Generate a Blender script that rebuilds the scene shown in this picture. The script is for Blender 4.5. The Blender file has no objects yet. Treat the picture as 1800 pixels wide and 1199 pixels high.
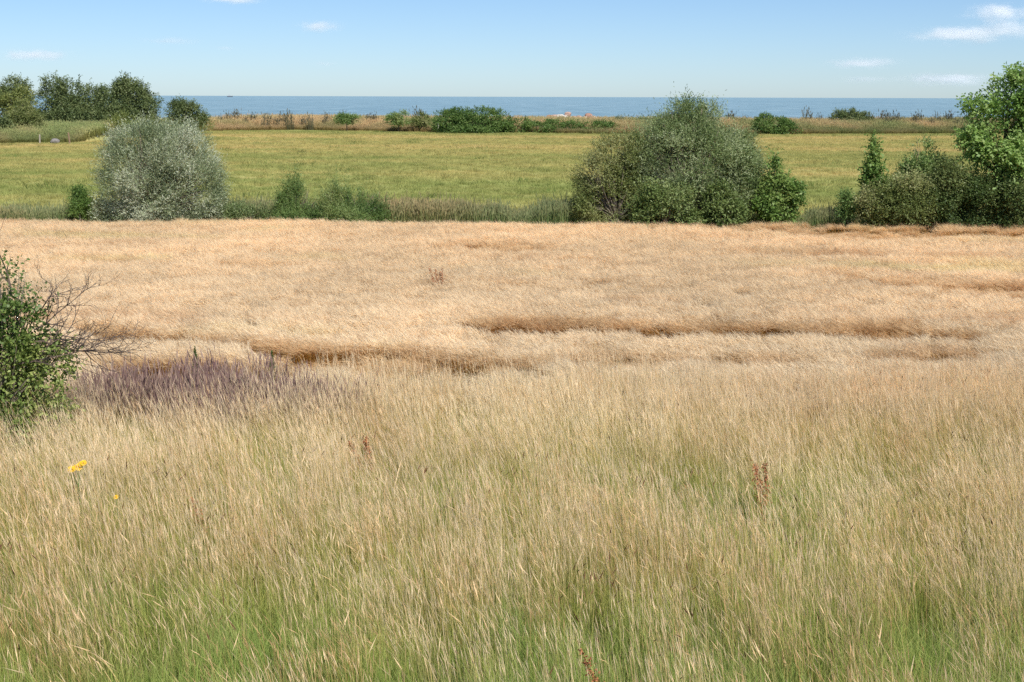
import bpy, math, random
import numpy as np
from mathutils import Vector, Matrix, Euler

R = math.radians
random.seed(7)
rng = np.random.default_rng(7)
sc = bpy.context.scene
COL = sc.collection

# ------------------------------------------------------------------ camera
W0, H0, F0 = 1800.0, 1199.0, 2500.0          # photograph size and focal length in its pixels
CAMH = 5.0
PITCH = math.atan((599.5 - 170.0) / F0)
ROLL = 0.0033
cd = bpy.data.cameras.new('camera')
cam = bpy.data.objects.new('camera', cd)
COL.objects.link(cam)
cd.sensor_width = 36.0
cd.lens = 36.0 * F0 / W0
cd.clip_start = 0.1
cd.clip_end = 120000.0
CM = Euler((math.pi / 2 - PITCH, 0, 0)).to_matrix() @ Matrix.Rotation(ROLL, 3, 'Z')
cam.matrix_world = Matrix.Translation((0, 0, CAMH)) @ CM.to_4x4()
sc.camera = cam

# ------------------------------------------------------------------ light
SUN_EL, SUN_AZ = R(49), R(154)               # azimuth clockwise from +Y: behind the camera, to the right
w = bpy.data.worlds.new('World'); sc.world = w; w.use_nodes = True
nt = w.node_tree; nt.nodes.clear()
wo = nt.nodes.new('ShaderNodeOutputWorld'); bg = nt.nodes.new('ShaderNodeBackground')
sky = nt.nodes.new('ShaderNodeTexSky'); sky.sky_type = 'NISHITA'; sky.sun_disc = False
sky.sun_elevation = SUN_EL; sky.sun_rotation = SUN_AZ
sky.altitude = 0; sky.air_density = 0.7; sky.dust_density = 0.26; sky.ozone_density = 7.0
bg.inputs['Strength'].default_value = 0.083
nt.links.new(sky.outputs[0], bg.inputs['Color']); nt.links.new(bg.outputs[0], wo.inputs['Surface'])
sl = bpy.data.lights.new('sun', 'SUN'); sl.energy = 4.2; sl.angle = R(1.5); sl.color = (1, 0.95, 0.87)
so = bpy.data.objects.new('sun', sl); COL.objects.link(so)
sdir = Vector((math.sin(SUN_AZ) * math.cos(SUN_EL), math.cos(SUN_AZ) * math.cos(SUN_EL), math.sin(SUN_EL)))
so.rotation_euler = sdir.to_track_quat('Z', 'Y').to_euler()
so.location = (0, -20, 40)
sc.view_settings.view_transform = 'Standard'; sc.view_settings.look = 'None'
sc.view_settings.exposure = 0.52; sc.view_settings.gamma = 1.0; sc.view_settings.use_curve_mapping = False
sc.render.engine = 'CYCLES'
sc.cycles.volume_bounces = 16
sc.cycles.use_denoising = False
sc.cycles.max_bounces = 18; sc.cycles.diffuse_bounces = 7; sc.cycles.transmission_bounces = 8

# ------------------------------------------------------------------ pixel <-> place
CMn = np.array(CM)
def ray(px, py):
    px = np.asarray(px, float); py = np.asarray(py, float)
    v = np.stack([(px - W0 / 2) / F0, -(py - H0 / 2) / F0, -np.ones_like(px)], -1)
    return v @ CMn.T
def on_plane(px, py, z=0.0):
    r = ray(px, py); t = (z - CAMH) / r[..., 2]
    return r[..., 0] * t, r[..., 1] * t
def at_depth(px, py, y):
    r = ray(px, py); t = y / r[..., 1]
    return float(r[..., 0] * t), float(y), float(CAMH + r[..., 2] * t)
def to_px(x, y, z):
    v = np.stack([x, y, np.asarray(z) - CAMH + 0 * x], -1) @ CMn
    return W0 / 2 + F0 * v[..., 0] / -v[..., 2], H0 / 2 - F0 * v[..., 1] / -v[..., 2]
def ss(a, b, x):
    t = np.clip((x - a) / (b - a), 0, 1); return t * t * (3 - 2 * t)

# smooth 2-D / 3-D noise in numpy, about -1..1
def noise2(x, y, s, seed, oct=3):
    rr = np.random.default_rng(seed); out = 0; amp = 1; tot = 0
    for o in range(oct):
        G = rr.random((64, 64)) * 2 - 1
        fx = x / s * 2 ** o + 13.7 * o; fy = y / s * 2 ** o + 7.1 * o
        ix = np.floor(fx).astype(int); iy = np.floor(fy).astype(int)
        tx = fx - ix; ty = fy - iy; tx = tx * tx * (3 - 2 * tx); ty = ty * ty * (3 - 2 * ty)
        g = lambda a, b: G[a % 64, b % 64]
        v = (g(ix, iy) * (1 - tx) + g(ix + 1, iy) * tx) * (1 - ty) + (g(ix, iy + 1) * (1 - tx) + g(ix + 1, iy + 1) * tx) * ty
        out = out + amp * v; tot += amp; amp *= 0.55
    return out / tot * 1.6
def noise3(p, s, seed):
    rr = np.random.default_rng(seed)
    G = rr.random((32, 32, 32)) * 2 - 1
    f = p / s; i = np.floor(f).astype(int); t = f - i; t = t * t * (3 - 2 * t)
    out = 0
    for a in (0, 1):
        for b in (0, 1):
            for c in (0, 1):
                wgt = (t[:, 0] if a else 1 - t[:, 0]) * (t[:, 1] if b else 1 - t[:, 1]) * (t[:, 2] if c else 1 - t[:, 2])
                out = out + wgt * G[(i[:, 0] + a) % 32, (i[:, 1] + b) % 32, (i[:, 2] + c) % 32]
    return out * 1.6

# ------------------------------------------------------------------ node helpers
def new_mat(name):
    m = bpy.data.materials.new(name); m.use_nodes = True
    m.node_tree.nodes.clear()
    return m, m.node_tree
def N(nt, typ, **kw):
    n = nt.nodes.new(typ)
    for k, v in kw.items(): setattr(n, k, v)
    return n
def L(nt, a, b): nt.links.new(a, b)
def mixc(nt, blend, fac, a, b):
    n = N(nt, 'ShaderNodeMix', data_type='RGBA', blend_type=blend)
    for s, v in ((0, fac), (6, a), (7, b)):
        if hasattr(v, 'is_output'): L(nt, v, n.inputs[s])
        elif isinstance(v, tuple): n.inputs[s].default_value = (*v, 1)
        else: n.inputs[s].default_value = v
    return n.outputs[2]
def math_(nt, op, a, b=0.0, clamp=False):
    n = N(nt, 'ShaderNodeMath', operation=op); n.use_clamp = clamp
    for s, v in ((0, a), (1, b)):
        if hasattr(v, 'is_output'): L(nt, v, n.inputs[s])
        else: n.inputs[s].default_value = v
    return n.outputs[0]
def ramp(nt, fac, stops):
    n = N(nt, 'ShaderNodeValToRGB'); e = n.color_ramp.elements
    while len(e) < len(stops): e.new(0.5)
    for k, (p, c) in enumerate(stops):
        e[k].position = p; e[k].color = (*c, 1) if len(c) == 3 else c
    L(nt, fac, n.inputs[0]); return n.outputs[0]
def tnoise(nt, vec, scale, detail=3.0, rough=0.55):
    n = N(nt, 'ShaderNodeTexNoise'); n.inputs['Scale'].default_value = scale
    n.inputs['Detail'].default_value = detail; n.inputs['Roughness'].default_value = rough
    if vec is not None: L(nt, vec, n.inputs['Vector'])
    return n.outputs['Fac']
def mapped(nt, vec, scale):
    n = N(nt, 'ShaderNodeVectorMath', operation='MULTIPLY'); L(nt, vec, n.inputs[0]); n.inputs[1].default_value = scale
    return n.outputs[0]
def finish(nt, col, transl=0.3, rough=0.6, gloss=0.0):
    out = N(nt, 'ShaderNodeOutputMaterial')
    d = N(nt, 'ShaderNodeBsdfDiffuse'); L(nt, col, d.inputs[0]); cur = d.outputs[0]
    if transl:
        t = N(nt, 'ShaderNodeBsdfTranslucent'); L(nt, col, t.inputs[0])
        m = N(nt, 'ShaderNodeMixShader'); m.inputs[0].default_value = transl
        L(nt, cur, m.inputs[1]); L(nt, t.outputs[0], m.inputs[2]); cur = m.outputs[0]
    if gloss:
        g = N(nt, 'ShaderNodeBsdfGlossy'); g.inputs['Roughness'].default_value = rough
        g.inputs['Color'].default_value = (.8, .85, .8, 1)
        m = N(nt, 'ShaderNodeMixShader'); m.inputs[0].default_value = gloss
        L(nt, cur, m.inputs[1]); L(nt, g.outputs[0], m.inputs[2]); cur = m.outputs[0]
    L(nt, cur, out.inputs['Surface'])

def blade_mat(name, stops, stops2=None, transl=0.3, inst=True):
    """stalks and blades: colour runs along 'hgt' (0 root, 1 tip), shifts with 'tint' and the instance's own colour"""
    m, nt = new_mat(name)
    h = N(nt, 'ShaderNodeAttribute', attribute_name='hgt').outputs['Fac']
    t = N(nt, 'ShaderNodeAttribute', attribute_name='tint').outputs['Fac']
    ic = N(nt, 'ShaderNodeAttribute', attribute_name='icol', attribute_type='INSTANCER').outputs['Color']
    c = ramp(nt, h, stops)
    if stops2: c = mixc(nt, 'MIX', t, c, ramp(nt, h, stops2))
    b = math_(nt, 'ADD', math_(nt, 'MULTIPLY', t, 0.5), 0.75)
    c = mixc(nt, 'MULTIPLY', 1.0, c, b)
    if inst: c = mixc(nt, 'MULTIPLY', 1.0, c, ic)
    finish(nt, c, transl)
    return m
def leaf_mat(name, c1, c2, c3=None, transl=0.32, gloss=0.04):
    transl += .08; c1, c2 = tuple(q * 1.2 for q in c1), tuple(q * 1.12 for q in c2)
    m, nt = new_mat(name)
    t = N(nt, 'ShaderNodeAttribute', attribute_name='tint').outputs['Fac']
    st = [(0, c1), (1, c2)] if c3 is None else [(0, c1), (0.55, c2), (1, c3)]
    finish(nt, ramp(nt, t, st), transl, 0.5, gloss)
    return m
def plain_mat(name, c1, c2, scale=8.0, bump=0.3, transl=0.0):
    m, nt = new_mat(name)
    tc = N(nt, 'ShaderNodeTexCoord').outputs['Object']
    n = tnoise(nt, tc, scale, 5.0, 0.65)
    c = ramp(nt, n, [(0.3, c1), (0.7, c2)])
    out = N(nt, 'ShaderNodeOutputMaterial'); p = N(nt, 'ShaderNodeBsdfPrincipled')
    p.inputs['Roughness'].default_value = 0.85
    L(nt, c, p.inputs['Base Color'])
    bp = N(nt, 'ShaderNodeBump'); bp.inputs['Strength'].default_value = bump; bp.inputs['Distance'].default_value = 0.05
    L(nt, n, bp.inputs['Height']); L(nt, bp.outputs[0], p.inputs['Normal']); L(nt, p.outputs[0], out.inputs['Surface'])
    return m

# ------------------------------------------------------------------ mesh helpers
def mesh_np(name, V, F, mat=None, attrs=None, smooth=False):
    """V (n,3); F (m,k) all of one size, or a list of mixed faces"""
    me = bpy.data.meshes.new(name)
    if isinstance(F, np.ndarray):
        m, k = F.shape
        me.vertices.add(len(V)); me.vertices.foreach_set('co', np.ascontiguousarray(V, np.float32).ravel())
        me.loops.add(m * k); me.loops.foreach_set('vertex_index', np.ascontiguousarray(F, np.int32).ravel())
        me.polygons.add(m)
        me.polygons.foreach_set('loop_start', np.arange(0, m * k, k, dtype=np.int32))
        me.update(calc_edges=True)
    else:
        me.from_pydata([tuple(v) for v in V], [], [tuple(f) for f in F]); me.update()
    for k, a in (attrs or {}).items():
        at = me.attributes.new(k, 'FLOAT', 'POINT'); at.data.foreach_set('value', np.ascontiguousarray(a, np.float32))
    if mat: me.materials.append(mat)
    if smooth: me.polygons.foreach_set('use_smooth', np.ones(len(me.polygons), bool))
    return me
def tag(o, label=None, cat=None, group=None, kind=None):
    if label: o['label'] = label
    if cat: o['category'] = cat
    if group: o['group'] = group
    if kind: o['kind'] = kind
    return o
def obj(name, me, parent=None, loc=None):
    o = bpy.data.objects.new(name, me); COL.objects.link(o)
    if parent: o.parent = parent
    if loc is not None: o.location = loc
    return o
def thing(name, label, cat, loc, group=None, rz=0.0):
    o = bpy.data.objects.new(name, None); COL.objects.link(o)
    o.empty_display_size = 0.3
    o.location = loc; o.rotation_euler = (0, 0, rz)
    return tag(o, label, cat, group)
def copy_tree(o, loc, rz=0.0, s=1.0, label=None):
    r = o.copy(); COL.objects.link(r); r.location = loc; r.rotation_euler = (0, 0, rz); r.scale = (s, s, s)
    if label: r['label'] = label
    for ch in list(o.children):
        c = ch.copy(); COL.objects.link(c); c.parent = r
        for g in list(ch.children):
            d = g.copy(); COL.objects.link(d); d.parent = c
    return r

def tubes(lines, sides=5):
    """lines: list of (points, radii) -> V, F"""
    V = []; F = []
    for pts, rad in lines:
        n0 = len(V); n = len(pts)
        for i, p in enumerate(pts):
            a = Vector(pts[max(i - 1, 0)]); b = Vector(pts[min(i + 1, n - 1)])
            d = (b - a); d = d.normalized() if d.length > 1e-9 else Vector((0, 0, 1))
            u = d.orthogonal().normalized(); v = d.cross(u)
            for k in range(sides):
                an = 2 * math.pi * k / sides
                V.append(Vector(p) + (u * math.cos(an) + v * math.sin(an)) * rad[i])
        for i in range(n - 1):
            for k in range(sides):
                F.append((n0 + i * sides + k, n0 + i * sides + (k + 1) % sides, n0 + (i + 1) * sides + (k + 1) % sides, n0 + (i + 1) * sides + k))
        F.append(tuple(n0 + k for k in reversed(range(sides)))); F.append(tuple(n0 + (n - 1) * sides + k for k in range(sides)))
    return V, F

# ------------------------------------------------------------------ leaves
def unit(v): return v / np.maximum(np.linalg.norm(v, axis=-1, keepdims=True), 1e-9)
def leaf_cards(P, D, Nn, ln, wd, tint, curl=0.15):
    """one folded rhombus a leaf: P base, D direction, Nn normal"""
    S = unit(np.cross(D, Nn)); Nn = np.cross(S, D)
    ln = ln[:, None]; wd = wd[:, None]
    mid = P + D * ln * 0.5
    V = np.stack([P, mid + S * wd * 0.5 + Nn * wd * curl, P + D * ln - Nn * ln * 0.12, mid - S * wd * 0.5 + Nn * wd * curl], 1).reshape(-1, 3)
    n = len(P)
    F = np.arange(n * 4, dtype=np.int32).reshape(n, 4)
    return V, F, np.repeat(tint, 4)
def crown_mesh(name, blobs, n_twig, k, ln, wd, mat, seed, twig=0.35, up=0.5, out=0.8, rand=0.6, lump=0.16,
               gap=0.35, gap_s=0.55, inner=0.55, shoots=0.0, floor=0.03, tint_hi=0.0, clumps=18, clumped=.76, align=.75):
    n_twig = int(n_twig * 1.5); ln *= .84; wd *= .84
    r = np.random.default_rng(seed)
    B = np.array(blobs, float)
    B[:, 3:6] = np.maximum(B[:, 3:6] * .5, B[:, 3:6] - .34 * twig); B[:, 2] -= .2 * twig * up
    wt = B[:, 3] * B[:, 5] + B[:, 3] * B[:, 4]; wt = wt / wt.sum()
    bi = r.choice(len(B), n_twig, p=wt); b = B[bi]
    d = unit(r.normal(size=(n_twig, 3)))
    # boughs: most twigs gather round a few dozen points on the shell, leaving hollows between them
    nc = clumps; cc = unit(r.normal(size=(len(B), nc, 3))); ci = r.integers(0, nc, n_twig)
    cl_ = r.random(n_twig) < clumped
    d2 = unit(cc[bi, ci] + r.normal(size=(n_twig, 3)) * (.9 / math.sqrt(nc)))
    d = np.where(cl_[:, None], d2, d); crad = (.88 + .24 * r.random((len(B), nc)))[bi, ci]
    rad = (inner + (1 - inner) * r.random(n_twig) ** 0.6) * np.where(cl_, crad, .97)
    lm = 1 + lump * (noise3(d * 1.0 + bi[:, None] * 5.3, 0.42, seed + 1) + 0.6 * noise3(d + bi[:, None] * 3.1, 0.2, seed + 2))
    P = b[:, :3] + d * b[:, 3:6] * (rad * lm)[:, None]
    keep = (noise3(P, gap_s, seed + 3) + r.normal(size=n_twig) * 0.25 > -1.0 + gap) & (P[:, 2] > floor)
    P, d, rad = P[keep], d[keep], rad[keep]; n = len(P)
    T = unit(d * out + np.array([0, 0, up]) + r.normal(size=(n, 3)) * rand)
    tl = twig * (0.6 + 0.8 * r.random(n))
    if shoots:
        m = (r.random(n) < shoots) & (rad > 0.85) & (d[:, 2] > 0.1)
        tl[m] *= 2.0; T[m] = unit(T[m] + np.array([0, 0, 0.9]))
    u = (np.arange(k) + 0.5) / k
    PP = P[:, None, :] + T[:, None, :] * (tl[:, None] * u[None, :])[..., None]
    PP = PP.reshape(-1, 3)
    TT = np.repeat(T, k, 0); m = len(PP)
    side = unit(np.cross(TT, r.normal(size=(m, 3))))
    D = unit(TT * align + side * (1.5 - align) + r.normal(size=(m, 3)) * 0.15 - np.array([0, 0, 0.1]))
    Nn = unit(r.normal(size=(m, 3)) * 0.55 + np.array([0, 0, 0.75]) + np.repeat(d, k, 0) * 0.35)
    clump = 0.5 + 0.32 * noise3(P, 0.7, seed + 5)
    tint = np.clip(np.repeat(clump + r.normal(size=n) * 0.12, k) + r.normal(size=m) * 0.14 + tint_hi, 0, 1)
    l = ln * (0.5 + 0.85 * r.random(m)); wv = wd * (0.7 + 0.5 * r.random(m))
    V, F, tv = leaf_cards(PP, D, Nn, l, wv, tint)
    return mesh_np(name, V, F, mat, {'tint': tv})

def limb_lines(base, blobs, seed, r0=0.12, n=3, stems=1):
    """a trunk (or several stems) that forks towards every blob of the crown"""
    r = random.Random(seed); lines = []
    for s in range(stems):
        bx, by = base[0] + r.uniform(-.15, .15) * (stems > 1), base[1] + r.uniform(-.15, .15) * (stems > 1)
        cz = min(b[2] for b in blobs) * 0.8
        mx = sum(b[0] for b in blobs) / len(blobs) * 0.4
        fork = Vector((bx + mx + r.uniform(-.2, .2), by + r.uniform(-.2, .2), cz))
        lines.append(([Vector((bx, by, -0.15)), Vector((bx, by, 0.1)).lerp(fork, .5) + Vector((r.uniform(-.08, .08), 0, 0)), fork], [r0 * 1.25, r0, r0 * .8]))
        for b in blobs:
            for q in range(n):
                a = r.uniform(0, 6.28); e = Vector((b[0] + math.cos(a) * b[3] * r.uniform(.2, .75), b[1] + math.sin(a) * b[4] * r.uniform(.2, .75), b[2] + b[5] * r.uniform(-.2, .8)))
                m1 = fork.lerp(e, .35) + Vector((r.uniform(-.1, .1), r.uniform(-.1, .1), .12)) * b[3] * .6
                m2 = fork.lerp(e, .7) + Vector((r.uniform(-.1, .1), r.uniform(-.1, .1), .08)) * b[3] * .6
                rr = r0 * .5 * r.uniform(.7, 1)
                lines.append(([fork, m1, m2, e], [rr, rr * .7, rr * .45, rr * .15]))
    return lines
BARK = plain_mat('bark', (.10, .08, .06), (.2, .17, .13), 6.0, .5)
DARKBARK = plain_mat('dark_bark', (.05, .04, .03), (.11, .09, .07), 6.0, .5)

def plant(name, label, cat, loc, blobs, n_twig, k, ln, wd, mat, seed, group=None, bark=BARK, r0=.1, limbs=3, stems=1, rz=0, **kw):
    t = thing(name, label, cat, loc, group, rz)
    V, F = tubes(limb_lines((0, 0), blobs, seed, r0, limbs, stems))
    obj('trunk', mesh_np('trunk', V, F, bark, smooth=True), t)
    obj('crown', crown_mesh('crown', blobs, n_twig, k, ln, wd, mat, seed, **kw), t)
    return t
def px_blobs(base_px, d, items, yd=0.85):
    """crown masses from their outline: (left, right, top, bottom) in the photograph at depth d -> masses about the base"""
    bx, by, bz = base_px; out = []
    for it in items:
        l, rr, t, b = it[:4]; dy = it[4] if len(it) > 4 else 0.0
        x0, _, z1 = at_depth((l + rr) / 2, t, d + dy); _, _, z0 = at_depth((l + rr) / 2, b, d + dy)
        xl = at_depth(l, t, d + dy)[0]; xr = at_depth(rr, t, d + dy)[0]
        rx = (xr - xl) / 2
        out.append((x0 - bx, d + dy - by, (z0 + z1) / 2 - bz, rx, rx * yd, (z1 - z0) / 2))
    return out

# ------------------------------------------------------------------ terrain
EDGE_PX = [(-300, 255), (0, 252), (130, 250), (200, 243), (370, 231), (520, 229), (700, 233), (1060, 236), (1400, 237), (1700, 235), (2100, 237)]
ex, ey = on_plane(np.array([e[0] for e in EDGE_PX]), np.array([e[1] for e in EDGE_PX]), 0.0)
def edge_y(x): return np.interp(x, ex, ey)
def ground_z(x, y):
    x = np.asarray(x, float); y = np.asarray(y, float)
    e = edge_y(x)
    z = 0.75 * ss(e, e + 11, y) - 5.0 * ss(np.maximum(e, 190) + 28, np.maximum(e, 190) + 60, y)
    z = z - 0.45 * np.exp(-((y - 54.6) / .8) ** 2)
    z = z + 0.05 * noise2(x, y, 9.0, 3) * ss(0, 8, y) * (1 - ss(100, 150, y)) + 0.10 * noise2(x, y, 26.0, 4, 2) * ss(55, 70, y)
    return z

# meadow colour, shared by the ground and its grass: bands of green and dry tan, in world metres
def meadow_colour(nt):
    pos = N(nt, 'ShaderNodeNewGeometry').outputs['Position']
    sep = N(nt, 'ShaderNodeSeparateXYZ'); L(nt, pos, sep.inputs[0])
    n1 = tnoise(nt, mapped(nt, pos, (.022, .085, 0)), 1.0, 5.0, .6)
    n2 = tnoise(nt, mapped(nt, pos, (.16, .33, 0)), 1.0, 4.0, .6)
    y = math_(nt, 'ADD', sep.outputs[1], math_(nt, 'MULTIPLY', math_(nt, 'SUBTRACT', n1, .5), 22.0))
    f = math_(nt, 'DIVIDE', math_(nt, 'SUBTRACT', y, 52.0), 148.0, True)
    band = ramp(nt, f, [(0, (.6,) * 3), (.09, (.5,) * 3), (.15, (.16,) * 3), (.21, (.2,) * 3), (.3, (.52,) * 3), (.42, (.38,) * 3), (.5, (.45,) * 3),
                        (.6, (.74,) * 3), (.68, (.5,) * 3), (.8, (.58,) * 3), (.86, (.85,) * 3), (.92, (.45,) * 3), (1, (.4,) * 3)])
    v = math_(nt, 'ADD', band, math_(nt, 'MULTIPLY', math_(nt, 'SUBTRACT', n2, .5), 1.1), True)
    v = math_(nt, 'ADD', v, math_(nt, 'MULTIPLY', math_(nt, 'SUBTRACT', n1, .5), 0.9), True)
    return ramp(nt, v, [(0, (.22, .265, .08)), (.35, (.32, .325, .115)), (.65, (.44, .38, .15)), (1, (.56, .43, .20))])

gm, nt = new_mat('ground_earth_and_turf')
pos = N(nt, 'ShaderNodeNewGeometry').outputs['Position']
sep = N(nt, 'ShaderNodeSeparateXYZ'); L(nt, pos, sep.inputs[0])
mead = meadow_colour(nt)
nn = tnoise(nt, pos, 1.6, 6.0, .65)
soil = ramp(nt, nn, [(.3, (.10, .12, .035)), (.7, (.24, .20, .085))])
straw = ramp(nt, tnoise(nt, pos, 3.0, 6.0, .7), [(.3, (.26, .17, .07)), (.7, (.42, .30, .14))])
sand = ramp(nt, tnoise(nt, pos, .6, 6.0, .6), [(.3, (.34, .27, .17)), (.7, (.46, .38, .26))])
def step(a, b):
    n = N(nt, 'ShaderNodeMapRange'); n.clamp = True
    n.inputs['From Min'].default_value = a; n.inputs['From Max'].default_value = b
    L(nt, sep.outputs[1], n.inputs['Value']); return n.outputs[0]
c = mixc(nt, 'MIX', step(25.0, 27.0), soil, straw)
c = mixc(nt, 'MIX', step(50.0, 51.5), c, mead)
zr = N(nt, 'ShaderNodeMapRange'); zr.inputs['From Min'].default_value = .25; zr.inputs['From Max'].default_value = .8
L(nt, sep.outputs[2], zr.inputs['Value'])
c = mixc(nt, 'MIX', zr.outputs[0], c, straw)
c = mixc(nt, 'MIX', step(222, 232), c, sand)
out = N(nt, 'ShaderNodeOutputMaterial'); dd = N(nt, 'ShaderNodeBsdfDiffuse'); L(nt, c, dd.inputs[0])
bp = N(nt, 'ShaderNodeBump'); bp.inputs['Strength'].default_value = .6; bp.inputs['Distance'].default_value = .08
L(nt, tnoise(nt, pos, 5.0, 6.0, .7), bp.inputs['Height']); L(nt, bp.outputs[0], dd.inputs['Normal'])
L(nt, dd.outputs[0], out.inputs['Surface'])

xs = np.unique(np.concatenate([np.linspace(-900, -120, 40), np.linspace(-120, 120, 161), np.linspace(120, 900, 40)]))
ys = np.unique(np.concatenate([np.linspace(-400, 8, 30), np.linspace(8, 70, 125), np.linspace(70, 300, 185)]))
X, Y = np.meshgrid(xs, ys); Z = ground_z(X, Y)
idx = np.arange(X.size).reshape(X.shape)
F = np.stack([idx[:-1, :-1], idx[:-1, 1:], idx[1:, 1:], idx[1:, :-1]], -1).reshape(-1, 4)
g = obj('ground', mesh_np('ground', np.stack([X, Y, Z], -1).reshape(-1, 3), F, gm, smooth=True))
tag(g, 'flat farmland running down to the shore', None, None, 'structure')

# sea
sm, nt = new_mat('sea_water')
pos = N(nt, 'ShaderNodeNewGeometry').outputs['Position']
p = N(nt, 'ShaderNodeBsdfPrincipled'); out = N(nt, 'ShaderNodeOutputMaterial')
wn = tnoise(nt, mapped(nt, pos, (.05, .012, 0)), 1.0, 8.0, .7)
wl = tnoise(nt, mapped(nt, pos, (.0022, .0006, 0)), 1.0, 4.0, .6)
c = ramp(nt, math_(nt, 'ADD', math_(nt, 'MULTIPLY', wn, .75), math_(nt, 'MULTIPLY', wl, .25)), [(.32, (.155, .265, .315)), (.5, (.22, .345, .395)), (.62, (.29, .42, .47)), (.72, (.50, .58, .60))])
L(nt, c, p.inputs['Base Color']); p.inputs['Roughness'].default_value = .38; p.inputs['IOR'].default_value = 1.33
p.inputs['Specular IOR Level'].default_value = .35
bp = N(nt, 'ShaderNodeBump'); bp.inputs['Strength'].default_value = 1.0; bp.inputs['Distance'].default_value = 4.0
L(nt, wn, bp.inputs['Height']); L(nt, bp.outputs[0], p.inputs['Normal']); L(nt, p.outputs[0], out.inputs['Surface'])
xs = np.linspace(-60000, 60000, 25); ys = np.concatenate([np.linspace(236, 3000, 8), np.linspace(6000, 90000, 12)])
X, Y = np.meshgrid(xs, ys); idx = np.arange(X.size).reshape(X.shape)
F = np.stack([idx[:-1, :-1], idx[:-1, 1:], idx[1:, 1:], idx[1:, :-1]], -1).reshape(-1, 4)
s = obj('sea', mesh_np('sea', np.stack([X, Y, 0 * X - 2.2], -1).reshape(-1, 3), F, sm))
tag(s, 'blue rippled sea out to the horizon', None, None, 'structure')

# ------------------------------------------------------------------ scattering (grass and crops: stuff)
def scatter(name, protos, P, rot, scl, pick, icol, label):
    me = bpy.data.meshes.new(name)
    n = len(P)
    me.vertices.add(n); me.vertices.foreach_set('co', np.ascontiguousarray(P, np.float32).ravel())
    for nm, typ, key, data in (('rot', 'FLOAT_VECTOR', 'vector', rot), ('scl', 'FLOAT_VECTOR', 'vector', scl), ('pick', 'INT', 'value', pick), ('icol', 'FLOAT_COLOR', 'color', np.concatenate([icol, np.ones((n, 1))], 1))):
        a = me.attributes.new(nm, typ, 'POINT')
        a.data.foreach_set(key, np.ascontiguousarray(data, np.int32 if typ == 'INT' else np.float32).ravel())
    o = obj(name, me); tag(o, label, None, None, 'stuff')
    ng = bpy.data.node_groups.new(name + '_scatter', 'GeometryNodeTree')
    ng.interface.new_socket('Geometry', in_out='INPUT', socket_type='NodeSocketGeometry')
    ng.interface.new_socket('Geometry', in_out='OUTPUT', socket_type='NodeSocketGeometry')
    gi = ng.nodes.new('NodeGroupInput'); go = ng.nodes.new('NodeGroupOutput')
    ci = ng.nodes.new('GeometryNodeCollectionInfo'); ci.inputs['Collection'].default_value = protos
    ci.inputs['Separate Children'].default_value = True; ci.inputs['Reset Children'].default_value = True
    ip = ng.nodes.new('GeometryNodeInstanceOnPoints'); ip.inputs['Pick Instance'].default_value = True
    ng.links.new(gi.outputs[0], ip.inputs['Points']); ng.links.new(ci.outputs[0], ip.inputs['Instance'])
    for nm, dt, sock in (('pick', 'INT', 'Instance Index'), ('rot', 'FLOAT_VECTOR', 'Rotation'), ('scl', 'FLOAT_VECTOR', 'Scale')):
        na = ng.nodes.new('GeometryNodeInputNamedAttribute'); na.data_type = dt; na.inputs['Name'].default_value = nm
        so_ = next(s_ for s_ in na.outputs if s_.enabled and s_.name == 'Attribute')
        if nm == 'rot':
            er = ng.nodes.new('FunctionNodeEulerToRotation'); ng.links.new(so_, er.inputs[0]); so_ = er.outputs[0]
        ng.links.new(so_, ip.inputs[sock])
    ng.links.new(ip.outputs[0], go.inputs[0])
    md = o.modifiers.new('scatter', 'NODES'); md.node_group = ng
    return o
def protos(name, meshes):
    c = bpy.data.collections.new(name)
    for i, m in enumerate(meshes):
        c.objects.link(bpy.data.objects.new(f'{name}_{i:02d}', m))
    return c

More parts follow.
